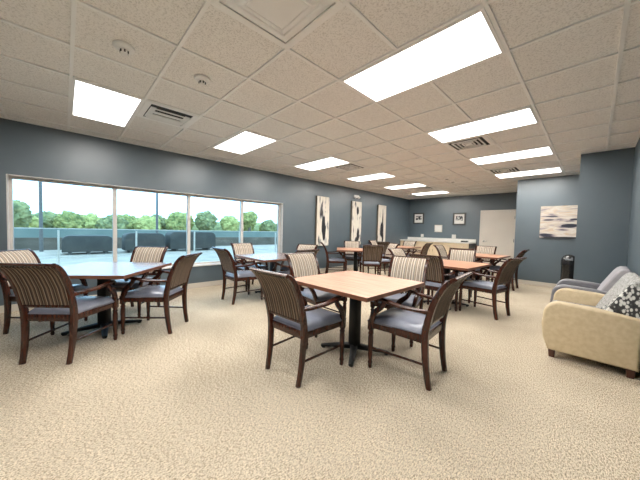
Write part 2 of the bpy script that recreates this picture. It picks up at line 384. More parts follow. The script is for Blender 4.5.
# door in the back wall
door = bpy.data.objects.new('door_1', None); COL.objects.link(door); door.location = ((DX0+DX1)/2, BY, 0); struct(door)
def dpart(name, bm, mat, parent=None, smooth=True):
    o = obj(name, bm, mat, parent or door, smooth)
    o.matrix_parent_inverse = Matrix.Translation(-Vector(door.location)) if not parent else Matrix.Identity(4); return o
dpart('door_frame', bmb((DX0-.05, DX0+.012, BY-.02, BY+.05, 0, DZ+.05), (DX1-.012, DX1+.05, BY-.02, BY+.05, 0, DZ+.05), (DX0+.012, DX1-.012, BY-.02, BY+.05, DZ-.012, DZ+.05)), 'cream', smooth=False)
bm = bmesh.new(); box(bm, DX0+.016, DX1-.016, BY-.008, BY+.04, .01, DZ-.016, .003, 1)
leaf = dpart('door_leaf', bm, 'cream', smooth=False)
bm = bmesh.new(); cyl(bm, (DX0+.09, BY-.016, 1.0), .03, .016, 18, axis='Y'); cyl(bm, (DX0+.09, BY-.035, 1.0), .011, .05, 12, axis='Y'); box(bm, DX0+.08, DX0+.21, BY-.064, BY-.046, .99, 1.012, .006)
dpart('door_handle', bm, 'chrome', leaf)
for z in (.28, 1.05, 1.83):
    bm = bmesh.new(); cyl(bm, (DX1-.012, BY-.026, z), .012, .11, 12); dpart('hinge', bm, 'chrome', leaf)

# ------------------------------------------------------------------ ceiling fixtures
def light_fix(i0, j0, label, group):
    """2x4 ft troffer covering columns i0..i0+2 and row j0"""
    x0, x1, y0, y1 = gx(i0+2), gx(i0), gy(j0), gy(j0+1)
    cx, cy = (x0+x1)/2, (y0+y1)/2
    hx, hy = (x1-x0)/2-.012, (y1-y0)/2-.012
    t = thing('ceiling_light', label, 'light', (cx, cy, CEIL), 0, group)
    e = .022
    obj('light_frame', bmb((-hx, -hx+e, -hy, hy, -.008, .004), (hx-e, hx, -hy, hy, -.008, .004), (-hx+e, hx-e, -hy, -hy+e, -.008, .004), (-hx+e, hx-e, hy-e, hy, -.008, .004)), 'tbar', t, False)
    obj('diffuser', bmb((-hx+e, hx-e, -hy+e, hy-e, -.005, .003)), 'lightpanel', t, False)
    return t
gl = 'lit troffer lights in the suspended ceiling'
light_fix(2, 1, 'lit ceiling panel nearest above the left dining table by the window', gl)
light_fix(2, 4, 'lit ceiling panel over the middle window table, second along the window row', gl)
light_fix(2, 7, 'lit ceiling panel third along the window row, beside a dark vent', gl)
light_fix(2, 10, 'lit ceiling panel fourth along the window row, above the middle canvas', gl)
light_fix(2, 13, 'lit ceiling panel fifth along the window row, above the third canvas', gl)
light_fix(2, 16, 'lit ceiling panel last in the window row, nearest the back wall', gl)
light_fix(-3, 4, 'largest lit ceiling panel, overhead to the right of the return grille', gl)
light_fix(-3, 7, 'lit ceiling panel second in the right row, with a square vent behind it', gl)
light_fix(-3, 10, 'lit ceiling panel third in the right row, before the smaller vent', gl)
light_fix(-3, 13, 'lit ceiling panel last in the right row, nearest the painting wall', gl)
light_fix(-3, 1, 'lit ceiling panel straight overhead, just out of view above', gl)
light_fix(-3, -2, 'lit ceiling panel behind the viewpoint on the right, out of view', gl)

def diffuser_vent(i, j, label, kind, rot=0):
    """square ceiling vents: 'cone' stepped return, 'louver' supply with slots"""
    cx, cy = (gx(i)+gx(i+1))/2, gy(j)+P_/2; h = P_/2-.014
    t = thing('ceiling_vent', label, 'vent', (cx, cy, CEIL), rot, 'ceiling air vents')
    if kind == 'cone':
        bm = bmesh.new()
        def ring(bm, a, z0, b, z1):
            A = [bm.verts.new((x*a, y*a, z0)) for x, y in ((-1,-1),(1,-1),(1,1),(-1,1))]
            B = [bm.verts.new((x*b, y*b, z1)) for x, y in ((-1,-1),(1,-1),(1,1),(-1,1))]
            for k in range(4): bm.faces.new((A[k], A[(k+1)%4], B[(k+1)%4], B[k]))
        ring(bm, h, -.006, h-.03, -.006); ring(bm, h-.03, -.006, h-.03, .004)
        obj('vent_frame', bm, 'tbar', t, False)
        for a, b, z in ((h-.035, h-.085, 0), (h-.095, h-.135, -.008)):
            bm = bmesh.new(); ring(bm, a, z+.003, b, z-.016); ring(bm, b, z-.016, b-.012, z-.016); ring(bm, b-.012, z-.016, b-.03, z+.004)
            obj('cone_ring', bm, 'tbar', t, False)
        bm = bmesh.new(); box(bm, -h+.15, h-.15, -h+.15, h-.15, -.024, -.014, .006); obj('face_plate', bm, 'tbar', t, False)
    else:
        obj('backing', bmb((-h+.02, h-.02, -h+.02, h-.02, -.001, .003)), 'ventdark', t, False)
        obj('vent_frame', bmb((-h, -h+.05, -h, h, -.007, .004), (h-.05, h, -h, h, -.007, .004), (-h+.05, h-.05, -h, -h+.05, -.007, .004), (-h+.05, h-.05, h-.05, h, -.007, .004)), 'tbar', t, False)
        # nested square louvres
        for q in ((h-.095, .02), (h-.155, .018), (h-.21, .018)):
            a, w = q; bm = bmesh.new()
            for (x0, x1, y0, y1) in ((-a, -a+w, -a, a), (a-w, a, -a, a), (-a+w, a-w, -a, -a+w), (-a+w, a-w, a-w, a)): box(bm, x0, x1, y0, y1, -.014, -.003)
            obj('louvre', bm, 'tbar', t, False)
        bm = bmesh.new(); box(bm, -.045, .045, -.045, .045, -.014, -.004); obj('face_plate', bm, 'tbar', t, False)
    return t
diffuser_vent(-2, 2, 'large stepped square vent at the top edge of the ceiling', 'cone')
diffuser_vent(-2, 8, 'louvred ceiling vent tucked behind the second right-row light', 'louver')
diffuser_vent(-2, 12, 'small louvred vent between the last two right-row lights', 'louver')
diffuser_vent(2, 8, 'dark louvred vent behind the third window-row light', 'louver')
diffuser_vent(2, 14, 'tiny dark vent behind the fifth window-row light', 'louver')
# slot diffuser with two dark slots and a scooped white face
t = thing('ceiling_vent', 'slotted white vent with two dark slots beside the left light panel', 'vent', ((gx(2)+gx(3))/2, gy(2)+P_/2, CEIL), 0, 'ceiling air vents')
h = P_/2-.014
obj('vent_frame', bmb((-h, -h+.045, -h, h, -.007, .004), (h-.045, h, -h, h, -.007, .004), (-h+.045, h-.045, -h, -h+.06, -.007, .004), (-h+.045, h-.045, h-.06, h, -.007, .004)), 'tbar', t, False)
obj('backing', bmb((-h+.02, h-.02, -h+.02, h-.02, -.001, .003)), 'ventdark', t, False)
for x0, x1, ins in ((.105, .140, .09), (-.03, .040, .11)):
    bm = bmesh.new(); box(bm, x0, x1, -h+ins, h-ins, -.010, -.003, .003); obj('louvre', bm, 'white', t, False)
bm = bmesh.new()
for s in (-1, 1): box(bm, -.2, .165, s*(h-.1)-.03, s*(h-.1)+.03, -.014, -.003, .004)
box(bm, -h+.05, -.05, -h+.09, h-.09, -.018, -.004, .006); obj('face_plate', bm, 'white', t, False)

def detector(x, y, label, name='smoke_detector', r=.074):
    t = thing(name, label, 'smoke detector', (x, y, CEIL), 0, 'round ceiling sensors')
    bm = bmesh.new(); lathe(bm, [(r, .004), (r, -.006), (r*.93, -.014), (r*.62, -.02), (r*.6, -.024)], seg=24); obj('base', bm, 'tbar', t)
    bm = bmesh.new(); lathe(bm, [(r*.36, -.022), (r*.36, -.05), (r*.30, -.058), (r*.1, -.06)], seg=16); hd = obj('sensor_head', bm, 'white', t)
    bm = bmesh.new()
    for k in range(6): a = k*PI/3; box(bm, r*.36*math.cos(a)-.005, r*.36*math.cos(a)+.005, r*.36*math.sin(a)-.005, r*.36*math.sin(a)+.005, -.046, -.028)
    obj('sensor_slot', bm, 'ventdark', t)
detector(gx(.52), gy(1.49), 'round white ceiling sensor above the left light panel')
detector(gx(.53), gy(2.49), 'round white ceiling sensor one tile right of its twin')
detector(gx(.58), gy(12.62), 'small far ceiling sensor between the two light rows, nearer one', r=.07)
detector(gx(.63), gy(13.45), 'small far ceiling sensor between the two light rows, farther one', r=.07)

# ------------------------------------------------------------------ dining chair
BACK = [(0,0), (.024,.14), (.038,.30), (.040,.44), (.020,.56), (-.018,.70), (-.070,.815), (-.122,.885), (-.168,.918)]   # y,z of the rear post
def back_at(z):
    for (y0, z0), (y1, z1) in zip(BACK, BACK[1:]):
        if z0 <= z <= z1: return y0 + (y1-y0)*(z-z0)/(z1-z0)
    return BACK[-1][0]
def post_x(z): return .200 + .03*min(1, z/.9)
def make_chair(label, group):
    t = thing('dining_chair', label, 'chair', (0,0,0), 0, group)
    for s in (-1, 1):
        bm = bmesh.new()
        sweep(bm, [(s*post_x(z), y, z) for y, z in BACK], [(.034,.040),(.036,.046),(.038,.052),(.040,.056),(.040,.052),(.038,.046),(.038,.042),(.038,.038),(.036,.030)], (1,0,0), .18, 4)
        obj('rear_leg', bm, 'wood', t)
    for s in (-1, 1):
        x, y = s*.232, .525
        bm = bmesh.new(); box(bm, x-.024, x+.024, y-.024, y+.024, .36, .445, .003, 1)
        lathe(bm, [(.022,.365),(.026,.352),(.018,.345),(.018,.338),(.026,.328),(.026,.320),(.019,.312),(.0245,.29),(.0245,.23),(.020,.12),(.0165,.066),(.022,.056),(.022,.046),(.015,.036),(.019,.02),(.014,0)], (x, y, 0), 14)
        obj('front_leg', bm, 'wood', t)
    # seat frame rails
    bm = bmesh.new()
    sweep(bm, [(-.20,.04,.405), (-.228,.52,.405)], [(.026,.062)]*2, (1,0,0), .1, 1, False)
    sweep(bm, [(.20,.04,.405), (.228,.52,.405)], [(.026,.062)]*2, (1,0,0), .1, 1, False)
    sweep(bm, [(-.23,.528,.405), (.23,.528,.405)], [(.026,.062)]*2, (0,1,0), .1, 1, False)
    sweep(bm, [(-.2,.044,.405), (.2,.044,.405)], [(.026,.062)]*2, (0,1,0), .1, 1, False)
    obj('seat_frame', bm, 'wood', t)
    # upholstered seat, domed
    bm = bmesh.new(); nx, ny = 12, 12; top = {}; bot = {}
    for a in range(nx+1):
        for b in range(ny+1):
            u, v = a/nx*2-1, b/ny*2-1
            hw = .208 + (.248-.208)*(v+1)/2
            x = u*hw; y = .055 + (v+1)/2*.495
            e = max(abs(u), abs(v))
            edge = (1-max(0,(abs(u)-.86)/.14)**2)*.5 + .5; edge2 = (1-max(0,(abs(v)-.86)/.14)**2)*.5+.5
            rc = min(edge, edge2)
            z = .446 + .030*rc*2-.030 + .022*(1-u*u)*(1-v*v) + .004
            top[a,b] = bm.verts.new((x, y, z)); 
    for a in range(nx):
        for b in range(ny): bm.faces.new((top[a,b], top[a+1,b], top[a+1,b+1], top[a,b+1]))
    ed = [top[a,0] for a in range(nx+1)] + [top[nx,b] for b in range(1,ny+1)] + [top[a,ny] for a in range(nx-1,-1,-1)] + [top[0,b] for b in range(ny-1,0,-1)]
    low = [bm.verts.new((v.co.x*1.0, v.co.y, .425)) for v in ed]
    n = len(ed)
    for k in range(n): bm.faces.new((ed[k], low[k], low[(k+1)%n], ed[(k+1)%n]))
    bm.faces.new(low)
    seat = obj('seat', bm, 'vinyl', t, True, 75)
    bm = bmesh.new()
    for a, b, sd in (((-.212,.05,.437), (-.252,.553,.437), (1,0,0)), ((.212,.05,.437), (.252,.553,.437), (1,0,0)), ((-.252,.553,.437), (.252,.553,.437), (0,1,0)), ((-.212,.05,.437), (.212,.05,.437), (0,1,0))):
        sweep(bm, [a, b], [(.009,.009)]*2, sd, .25, 1, False)
    obj('piping', bm, 'piping', seat)
    # back panel: curved upholstered slab between the posts
    bm = bmesh.new(); zs = [.535 + (.905-.535)*k/14 for k in range(15)]; nx = 8; F = {}; B = {}
    for k, z in enumerate(zs):
        tz = (back_at(min(.918, z+.01)) - back_at(z-.01))/.02
        nrm = Vector((0, 1, -tz)).normalized()
        for a in range(nx+1):
            u = a/nx*2-1; x = u*(post_x(z)-.018)
            puff = .012*(1-u**4)*(1-((k/14)*2-1)**4)
            c = Vector((x, back_at(z), z))
            F[a,k] = bm.verts.new(c + nrm*(.014+puff)); B[a,k] = bm.verts.new(c - nrm*.013)
    for a in range(nx):
        for k in range(14):
            bm.faces.new((F[a,k], F[a+1,k], F[a+1,k+1], F[a,k+1])); bm.faces.new((B[a,k], B[a,k+1], B[a+1,k+1], B[a+1,k]))
        bm.faces.new((F[a,0], B[a,0], B[a+1,0], F[a+1,0])); bm.faces.new((F[a,14], F[a+1,14], B[a+1,14], B[a,14]))
    for k in range(14):
        bm.faces.new((F[0,k], F[0,k+1], B[0,k+1], B[0,k])); bm.faces.new((F[nx,k], B[nx,k], B[nx,k+1], F[nx,k+1]))
    obj('backrest', bm, 'stripe', t, True, 60)
    bm = bmesh.new(); F = {}; B = {}; K = 14  # thin rear skin that carries the painted shade
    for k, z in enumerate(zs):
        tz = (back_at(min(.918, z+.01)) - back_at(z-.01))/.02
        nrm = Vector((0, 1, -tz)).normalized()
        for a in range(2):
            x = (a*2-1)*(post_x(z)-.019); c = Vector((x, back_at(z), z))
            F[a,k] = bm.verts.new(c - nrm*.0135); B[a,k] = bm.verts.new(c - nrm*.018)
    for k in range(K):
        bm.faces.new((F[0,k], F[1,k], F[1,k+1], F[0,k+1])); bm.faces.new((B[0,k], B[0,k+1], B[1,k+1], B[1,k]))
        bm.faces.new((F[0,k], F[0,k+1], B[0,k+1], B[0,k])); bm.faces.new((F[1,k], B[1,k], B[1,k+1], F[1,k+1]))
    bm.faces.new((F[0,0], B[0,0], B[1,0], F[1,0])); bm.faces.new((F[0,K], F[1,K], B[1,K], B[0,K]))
    ob_ = obj('shaded_outer_back', bm, 'stripe_shaded', t, True, 60); ob_['label'] = 'striped outer back with shade painted into the fabric'
    bm = bmesh.new(); sweep(bm, [(-.236,-.165,.915), (.236,-.165,.915)], [(.040,.026)]*2, (0,1,0), .25, 1, False, True); obj('crest_rail', bm, 'wood', t)
    bm = bmesh.new(); sweep(bm, [(-.205,.029,.52), (.205,.029,.52)], [(.028,.036)]*2, (0,1,0), .15, 1, False); obj('back_rail', bm, 'wood', t)
    for s in (-1, 1):
        bm = bmesh.new()
        sweep(bm, [(s*.222,.004,.628), (s*.245,.11,.630), (s*.266,.24,.638), (s*.268,.36,.656), (s*.262,.43,.662), (s*.26,.464,.646), (s*.26,.460,.622)],
              [(.034,.034),(.040,.030),(.052,.028),(.058,.028),(.056,.030),(.052,.030),(.044,.022)], (1,0,0), .2, 4)
        obj('armrest', bm, 'wood', t)
        bm = bmesh.new()
        sweep(bm, [(s*.236,.515,.385), (s*.242,.512,.45), (s*.252,.480,.53), (s*.262,.415,.59), (s*.264,.375,.648)],
              [(.036,.046),(.038,.052),(.038,.050),(.036,.044),(.034,.040)], (1,0,0), .2, 4)
        obj('arm_support', bm, 'wood', t)
    for s in (-1, 1):
        bm = bmesh.new(); sweep(bm, [(s*.206,.035,.19), (s*.231,.52,.19)], [(.014,.018)]*2, (1,0,0), .2, 1, False); obj('stretcher', bm, 'wood', t)
    return t

# ------------------------------------------------------------------ dining table
def make_table(label, group, size=1.06):
    t = thing('dining_table', label, 'table', (0,0,0), 0, group); h = size/2
    bm = bmesh.new(); box(bm, -h+.004, h-.004, -h+.004, h-.004, .722, .7425, .002, 1); obj('tabletop', bm, 'laminate', t, False)
    bm = bmesh.new(); e = .006
    for b in ((-h, h, -h, -h+e), (-h, h, h-e, h), (-h, -h+e, -h+e, h-e), (h-e, h, -h+e, h-e)): box(bm, *b, .708, .7415)
    box(bm, -h+e, h-e, -h+e, h-e, .708, .7215); obj('edge_band', bm, 'tableedge', t, False)
    bm = bmesh.new(); box(bm, -.05, .05, -.05, .05, .05, .69, .012, 2); obj('column', bm, 'black', t)
    bm = bmesh.new()
    for k in range(4):
        a = PI/4 + k*PI/2; c, s = math.cos(a), math.sin(a)
        sweep(bm, [(c*.03, s*.03, .70), (c*.28, s*.28, .70)], [(.05,.022),(.04,.016)], (-s, c, 0), .15, 1, False)
    obj('top_bracket', bm, 'black', t)
    bm = bmesh.new()
    for k in range(4):
        a = PI/4 - .2 + k*PI/2; c, s = math.cos(a), math.sin(a)
        sweep(bm, [(c*.02, s*.02, .055), (c*.2, s*.2, .042), (c*.37, s*.37, .022)], [(.075,.06),(.06,.04),(.045,.022)], (-s, c, 0), .2, 1, False)
    obj('base', bm, 'black', t)
    for k in range(4):
        a = PI/4 - .2 + k*PI/2; bm = bmesh.new(); cyl(bm, (math.cos(a)*.345, math.sin(a)*.345, .0065), .02, .013, 14); obj('glide', bm, 'black', t)
    return t

D = math.radians
# centre x, y, rotation (deg), label
TABLES = {
 'main':  (-1.70, 2.18, 0, 'square cherry laminate dining table in front centre, nearest us'),
 'left':  (-4.08, .34, 52, 'square dining table at far left, turned diagonally, reflecting the window'),
 'mid':   (-4.24, 2.87, -1, 'square dining table by the right end of the window'),
 'art':   (-4.62, 5.87, 42, 'square dining table in front of the first two tall canvases'),
 'right': (-1.77, 4.82, -3, 'square red-brown dining table just behind the front centre one, to its right'),
 'door':  (-1.95, 7.35, -2, 'square red-brown dining table nearest the cream door'),
 'far':   (-4.72, 8.45, 0, 'square dining table at the back near the third canvas and the sideboard'),
}
tg = 'square pedestal dining tables'
proto_t = None
for k, (x, y, r, lab) in TABLES.items():
    if proto_t is None:
        proto_t = make_table(lab, tg); proto_t.location = (x, y, 0); proto_t.rotation_euler = (0,0,D(r)); proto_t.scale = (.95,.95,1)
    else:
        tb = dup(proto_t, (x, y, 0), D(r), lab); tb.scale = (1,1,1)
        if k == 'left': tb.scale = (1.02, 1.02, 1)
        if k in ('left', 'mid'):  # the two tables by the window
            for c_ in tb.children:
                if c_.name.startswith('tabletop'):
                    c_.data = c_.data.copy(); c_.data.materials[0] = M['laminate_dimmed']
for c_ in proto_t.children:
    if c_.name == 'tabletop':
        c_.data = c_.data.copy(); c_.data.materials[0] = M['laminate_lit']
# chairs: rear-leg centre x, y, heading (direction faced, degrees), label
CH = [
 (-1.79, 1.32, 94, 'dining chair with dark back to us at the near left of the front centre table'),
 (-.880, 2.29, 184, 'dining chair on the right of the front centre table, facing left'),
 (-2.72, 2.38, -4, 'dining chair on the window side of the front centre table, striped backrest facing us'),
 (-1.68, 3.20, -78, 'dining chair across the front centre table, light striped backrest facing us'),
 (-3.36, -.13, 138.5, 'large dining chair at left edge, dark backrest toward us, at the left table'),
 (-3.55, 1.02, 227, 'dining chair at the right corner of the left table, facing left'),
 (-4.79, .90, -42, 'dining chair at the left table with its back against the window, facing us'),
 (-4.72, -.36, 50, 'dining chair cut by the left photo edge, behind the dark-backed one'),
 (-4.27, 1.98, 90, 'dining chair on the left of the middle window table, seen from its side'),
 (-5.27, 2.82, 0, 'dining chair against the window at the middle window table'),
 (-3.46, 2.93, 180, 'dining chair at the middle window table mostly hidden, dark crest toward us'),
 (-4.42, 3.80, -70, 'dining chair at the far right of the middle window table, pale backrest showing'),
 (-5.13, 5.22, 47, 'dining chair on the left of the table by the canvases, facing right'),
 (-5.28, 6.51, -48, 'dining chair behind the table by the canvases, pale backrest facing us'),
 (-3.80, 5.49, 132, 'dining chair with its back squarely to us at the table by the canvases'),
 (-4.02, 6.64, 240, 'dining chair on the right of the table by the canvases, facing left'),
 (-1.75, 4.03, 88, 'dining chair with dark back to us at the near side of the right-hand table'),
 (-.904, 4.75, 169, 'dining chair on the right of the right-hand table, on open carpet, facing left'),
 (-2.62, 4.80, 0, 'dining chair on the left of the right-hand table, pale curved backrest'),
 (-1.84, 5.74, -80, 'dining chair across the right-hand table, striped backrest facing us'),
 (-2.02, 6.45, 90, 'dining chair at the near side of the door table, dark crest to us'),
 (-2.05, 8.22, -88, 'dining chair against the cream door, facing us'),
 (-1.20, 7.45, 179, 'dining chair on the right of the door table, near the painting wall'),
 (-2.80, 7.35, 0, 'dining chair on the left of the door table, in front of the sideboard'),
 (-4.74, 7.56, 90, 'dining chair at the far back table, its crest between two nearer chairs'),
 (-4.84, 9.30, -90, 'dining chair across the far back table, closest to the sideboard, facing us'),
 (-3.81, 8.42, 184, 'dining chair on the right of the far back table, dark back toward us'),
 (-5.50, 8.16, 4, 'dining chair on the wall side of the far back table, below the canvases'),
]
cg = 'mahogany armchairs with striped backs and blue-grey seats'
proto_c = None
for (x, y, hd, lab) in CH:
    if proto_c is None:
        proto_c = make_chair(lab, cg); proto_c.location = (x, y, 0); proto_c.rotation_euler = (0,0,D(hd-90))
    else: dup(proto_c, (x, y, 0), D(hd-90), lab)

# ------------------------------------------------------------------ lounge chairs along the right wall
def arm_outline(x0, x1, zt, zr, zb, r):
    pts = [(x0+.012, zb), (x0-.03, zb+.12), (x0-.045, zb+.26), (x0-.035, zt-r*1.0)]
    c = (x0-.035+r, zt-r)
    for k in range(1, 9): a = PI - k*(PI/2)/8; pts.append((c[0]+r*math.cos(a), c[1]+r*math.sin(a)))
    pts += [(x0+.35, zt-.012), (x1, zr), (x1, zb)]
    return pts
def lounge(label, y0, y1, arm_mat, back_mat, seat_mat, at=.13, zt=.585, front=-.30, prof=None):
    yc = (y0+y1)/2; t = thing('lounge_chair', label, 'armchair', (0, yc, 0), 0)
    rear = RX-.03; w = (y1-y0)/2
    for s in (-1, 1):
        bm = bmesh.new(); a0, a1 = (-w, -w+at) if s < 0 else (w-at, w)
        extrude_poly(bm, arm_outline(front, rear-.03, zt, zt-.05, .085, .13), 'Y', a0, a1, .025, 4)
        obj('arm', bm, arm_mat, t, True, 50)
    bm = bmesh.new(); box(bm, front+.03, rear-.06, -w+at, w-at, .10, .30, .01); obj('seat_deck', bm, arm_mat, t)
    bm = bmesh.new(); box(bm, front-.045, .13, -w+at+.004, w-at-.004, .28, .43, .035, 4); obj('seat_cushion', bm, seat_mat, t)
    prof = prof or [(.02,.30), (.05,.42), (.085,.55), (.125,.68), (.165,.78), (.195,.84), (.222,.872), (.255,.886), (.30,.888), (rear-.02,.872), (rear-.02,.30)]
    bm = bmesh.new(); extrude_poly(bm, prof, 'Y', -w+at+.004, w-at-.004, .02, 3); obj('back', bm, back_mat, t, True, 50)
    for sx in (front+.045, rear-.075):
        for sy in (-w+.07, w-.07):
            bm = bmesh.new(); sweep(bm, [(sx, sy, .0), (sx, sy, .10)], [(.045,.045),(.06,.06)], (1,0,0), .08, 1, False); obj('leg', bm, 'redwood', t)
    return t
lounge('beige lounge armchair with patterned grey back by the right wall', 3.58, 4.72, 'beige', 'leafy', 'leafy',
       prof=[(.02,.30), (.045,.42), (.10,.545), (.136,.61), (.20,.734), (.243,.815), (.268,.85), (.298,.868), (RX-.05,.868), (RX-.05,.30)])
lounge('lavender grey lounge armchair beyond the beige one, along the right wall', 4.80, 5.62, 'lavender_dark', 'lavender', 'lavender_dark', .12, .60, -.34,
       prof=[(.02,.30), (.05,.48), (.104,.61), (.16,.715), (.205,.80), (.238,.845), (.27,.866), (.32,.866), (RX-.05,.85), (RX-.05,.30)])

# ------------------------------------------------------------------ trash bin by the pier
t = thing('trash_bin', 'black dome-topped bin standing by the alcove wall beside the pier', 'bin', (-.365, 8.1, 0))
bm = bmesh.new(); lathe(bm, [(.118,0), (.125,.015), (.130,.60), (.136,.61), (.136,.63)], seg=32); obj('body', bm, 'blackplastic', t)
bm = bmesh.new(); lathe(bm, [(.136,.63), (.134,.70), (.124,.755), (.098,.805), (.062,.832), (.02,.845), (.004,.846)], seg=32); dome = obj('dome_lid', bm, 'blackplastic', t)
bm = bmesh.new(); box(bm, -.06, .06, -.004, .004, -.04, .04, .003); fl_ = obj('push_flap', bm, 'charcoal', dome); fl_.location = (.01, -.118, .755); fl_.rotation_euler = (D(-32), 0, D(5))

# ------------------------------------------------------------------ sideboard on the back wall
SX0, SX1, SY0, SZ = WX+.005, -3.0, 10.17, .94
t = thing('sideboard', 'long pale maple sideboard with white counter against the back wall', 'sideboard', ((SX0+SX1)/2, SY0, 0))
ox, oy = (SX0+SX1)/2, SY0
hw = (SX1-SX0)/2
obj('carcass', bmb((-hw+.01, hw-.03, .03, BY-SY0-.005, .09, SZ-.04)), 'maple', t, False)
obj('toe_kick', bmb((-hw+.01, hw-.04, .09, BY-SY0-.005, 0, .09)), 'charcoal', t, False)
obj('end_panel', bmb((hw-.03, hw-.01, .01, BY-SY0-.005, 0, SZ-.04)), 'charcoal', t, False)
bm = bmesh.new(); box(bm, -hw, hw, -.015, BY-SY0-.025, SZ-.04, SZ, .004, 1); obj('countertop', bm, 'counter', t, False)
obj('backsplash', bmb((-hw, hw, BY-SY0-.025, BY-SY0-.005, SZ-.04, SZ+.11)), 'counter', t, False)
nD = 6; dw = (2*hw-.05)/nD
for k in range(nD):
    a = -hw+.015+k*dw
    bm = bmesh.new(); box(bm, a+.004, a+dw-.004, .008, .03, .70, SZ-.05, .002, 1); dr = obj('drawer', bm, 'maple', t, False)
    bm = bmesh.new(); cyl(bm, (a+dw/2, -.008, .79), .006, .11, 10, axis='X'); box(bm, a+dw/2-.05, a+dw/2-.042, -.008, .01, .786, .794); box(bm, a+dw/2+.042, a+dw/2+.05, -.008, .01, .786, .794); obj('handle', bm, 'chrome', dr)
    bm = bmesh.new(); box(bm, a+.004, a+dw-.004, .008, .03, .10, .692, .002, 1); dd = obj('door', bm, 'maple', t, False)
    bm = bmesh.new(); cyl(bm, (a+(.06 if k % 2 else dw-.06), -.008, .58), .006, .11, 10); box(bm, a+(.06 if k % 2 else dw-.06)-.004, a+(.06 if k % 2 else dw-.06)+.004, -.008, .01, .535, .543); box(bm, a+(.06 if k % 2 else dw-.06)-.004, a+(.06 if k % 2 else dw-.06)+.004, -.008, .01, .617, .625); obj('handle', bm, 'chrome', dd)
# things on it
t = thing('tape_dispenser', 'small flat black tray on the right end of the white counter', 'tray', (-3.25, 10.42, SZ+.001))
bm = bmesh.new(); box(bm, -.11, .11, -.06, .06, 0, .02, .006); obj('tray_base', bm, 'blackplastic', t)
bm = bmesh.new()
for q in ((-.11,.11,-.06,-.05), (-.11,.11,.05,.06), (-.11,-.10,-.05,.05), (.10,.11,-.05,.05)): box(bm, *q, .02, .05, .003, 1)
obj('tray_rim', bm, 'blackplastic', t)
t.name = 'serving_tray'
def outlet(x, z, label, w=.12, h=.12):
    t = thing('wall_outlet', label, 'outlet', (x, BY, z), 0, 'white wall outlets above the counter')
    bm = bmesh.new(); box(bm, -w/2, w/2, -.012, 0, -h/2, h/2, .004); obj('cover_plate', bm, 'white', t)
    for s in (-1, 1):
        for q in (-1, 1):
            bm = bmesh.new(); box(bm, s*.03-.016, s*.03+.016, -.016, -.011, q*.026-.014, q*.026+.014, .003); obj('socket', bm, 'cream', t)
outlet(-5.03, 1.13, 'white wall outlet plate above the left part of the counter')
outlet(-3.77, 1.13, 'white wall outlet plate above the counter, below the right framed print', .15, .15)
def framed(x, z, w, h, label, art, seed, name='framed_picture'):
    t = thing(name, label, 'picture', (x, BY, z), 0, None); f = .05
    obj('picture_frame', bmb((-w/2, -w/2+f, -.03, 0, -h/2, h/2), (w/2-f, w/2, -.03, 0, -h/2, h/2), (-w/2+f, w/2-f, -.03, 0, -h/2, -h/2+f), (-w/2+f, w/2-f, -.03, 0, h/2-f, h/2)), 'picframe', t, False)
    obj('mat_board', bmb((-w/2+f, w/2-f, -.014, -.002, -h/2+f, h/2-f)), 'white', t, False)
    obj('print', bmb((-w*.27, w*.27, -.018, -.0145, -h*.14, h*.24)), print_art(label[:20], seed), t, False)
framed(-5.21, 1.845, .46, .46, 'black framed print with white mat, left one on the back wall', 'a', 1.3)
framed(-3.60, 1.805, .46, .47, 'black framed print with white mat, right one nearer the cream door', 'b', 5.1)
t = thing('wall_notice', 'small plain white square panel between the two framed prints', 'notice', (-4.37, BY, 1.43))
bm = bmesh.new(); box(bm, -.15, .15, -.02, 0, -.145, .145, .004, 1); obj('panel', bm, 'cream', t, False)
bm = bmesh.new(); box(bm, -.125, .125, -.024, -.019, -.12, .12); obj('sheet', bm, 'white', t, False)
# three tall canvases on the window wall
def canvas(y0, y1, z0, z1, label, seed, blobs):
    yc, zc = (y0+y1)/2, (z0+z1)/2; hy, hz = (y1-y0)/2, (z1-z0)/2
    t = thing('wall_canvas', label, 'painting', (WX, yc, zc), 0, 'tall abstract canvases')
    obj('stretcher_frame', bmb((.002, .058, -hy, hy, -hz, hz)), 'canvas_edge', t, False)
    obj('painted_canvas', bmb((.0585, .062, -hy+.004, hy-.004, -hz+.004, hz-.004)), tall_art('tall_painting', seed, blobs), t, False)
canvas(5.28, 5.80, .79, 2.25, 'tall black and white abstract canvas nearest the window', 1, [(.03,-.22,.10,.42,.42), (-.08,.30,.07,.32,.24), (-.12,-.55,.10,.18,.24), (.0,.12,.05,.5,.22)])
canvas(6.88, 7.40, .79, 2.25, 'tall abstract canvas in the middle of three, below the white lamp', 2.4, [(.04,.42,.07,.17,.38), (-.10,.62,.05,.12,.24), (.08,-.40,.11,.30,.28), (.0,-.6,.10,.16,.26)])
canvas(8.42, 8.95, .79, 2.25, 'tall abstract canvas farthest along, nearest the back corner', 4.2, [(-.02,-.20,.12,.34,.46), (.04,.25,.05,.40,.32), (.08,-.52,.07,.24,.36)])
# emergency light
t = thing('emergency_light', 'small white twin-head emergency lamp above the middle tall canvas', 'lamp', (WX, 7.14, 2.42))
bm = bmesh.new(); box(bm, .0, .05, -.12, .12, -.035, .045, .012); obj('housing', bm, 'white', t)
for s in (-1, 1):
    bm = bmesh.new(); cyl(bm, (.075, s*.085, -.03), .045, .05, 18, .03, 'X'); obj('lamp_head', bm, 'white', t)
# wide painting on the alcove wall
t = thing('wall_canvas', 'wide abstract canvas of beige and dark bands beside the pier', 'painting', (-.52, AY, 1.587))
obj('stretcher_frame', bmb((-.425, .293, -.04, -.002, -.385, .385)), 'canvas_edge', t, False)
obj('painted_canvas', bmb((-.421, .289, -.044, -.0405, -.381, .381)), wide_art(), t, False)

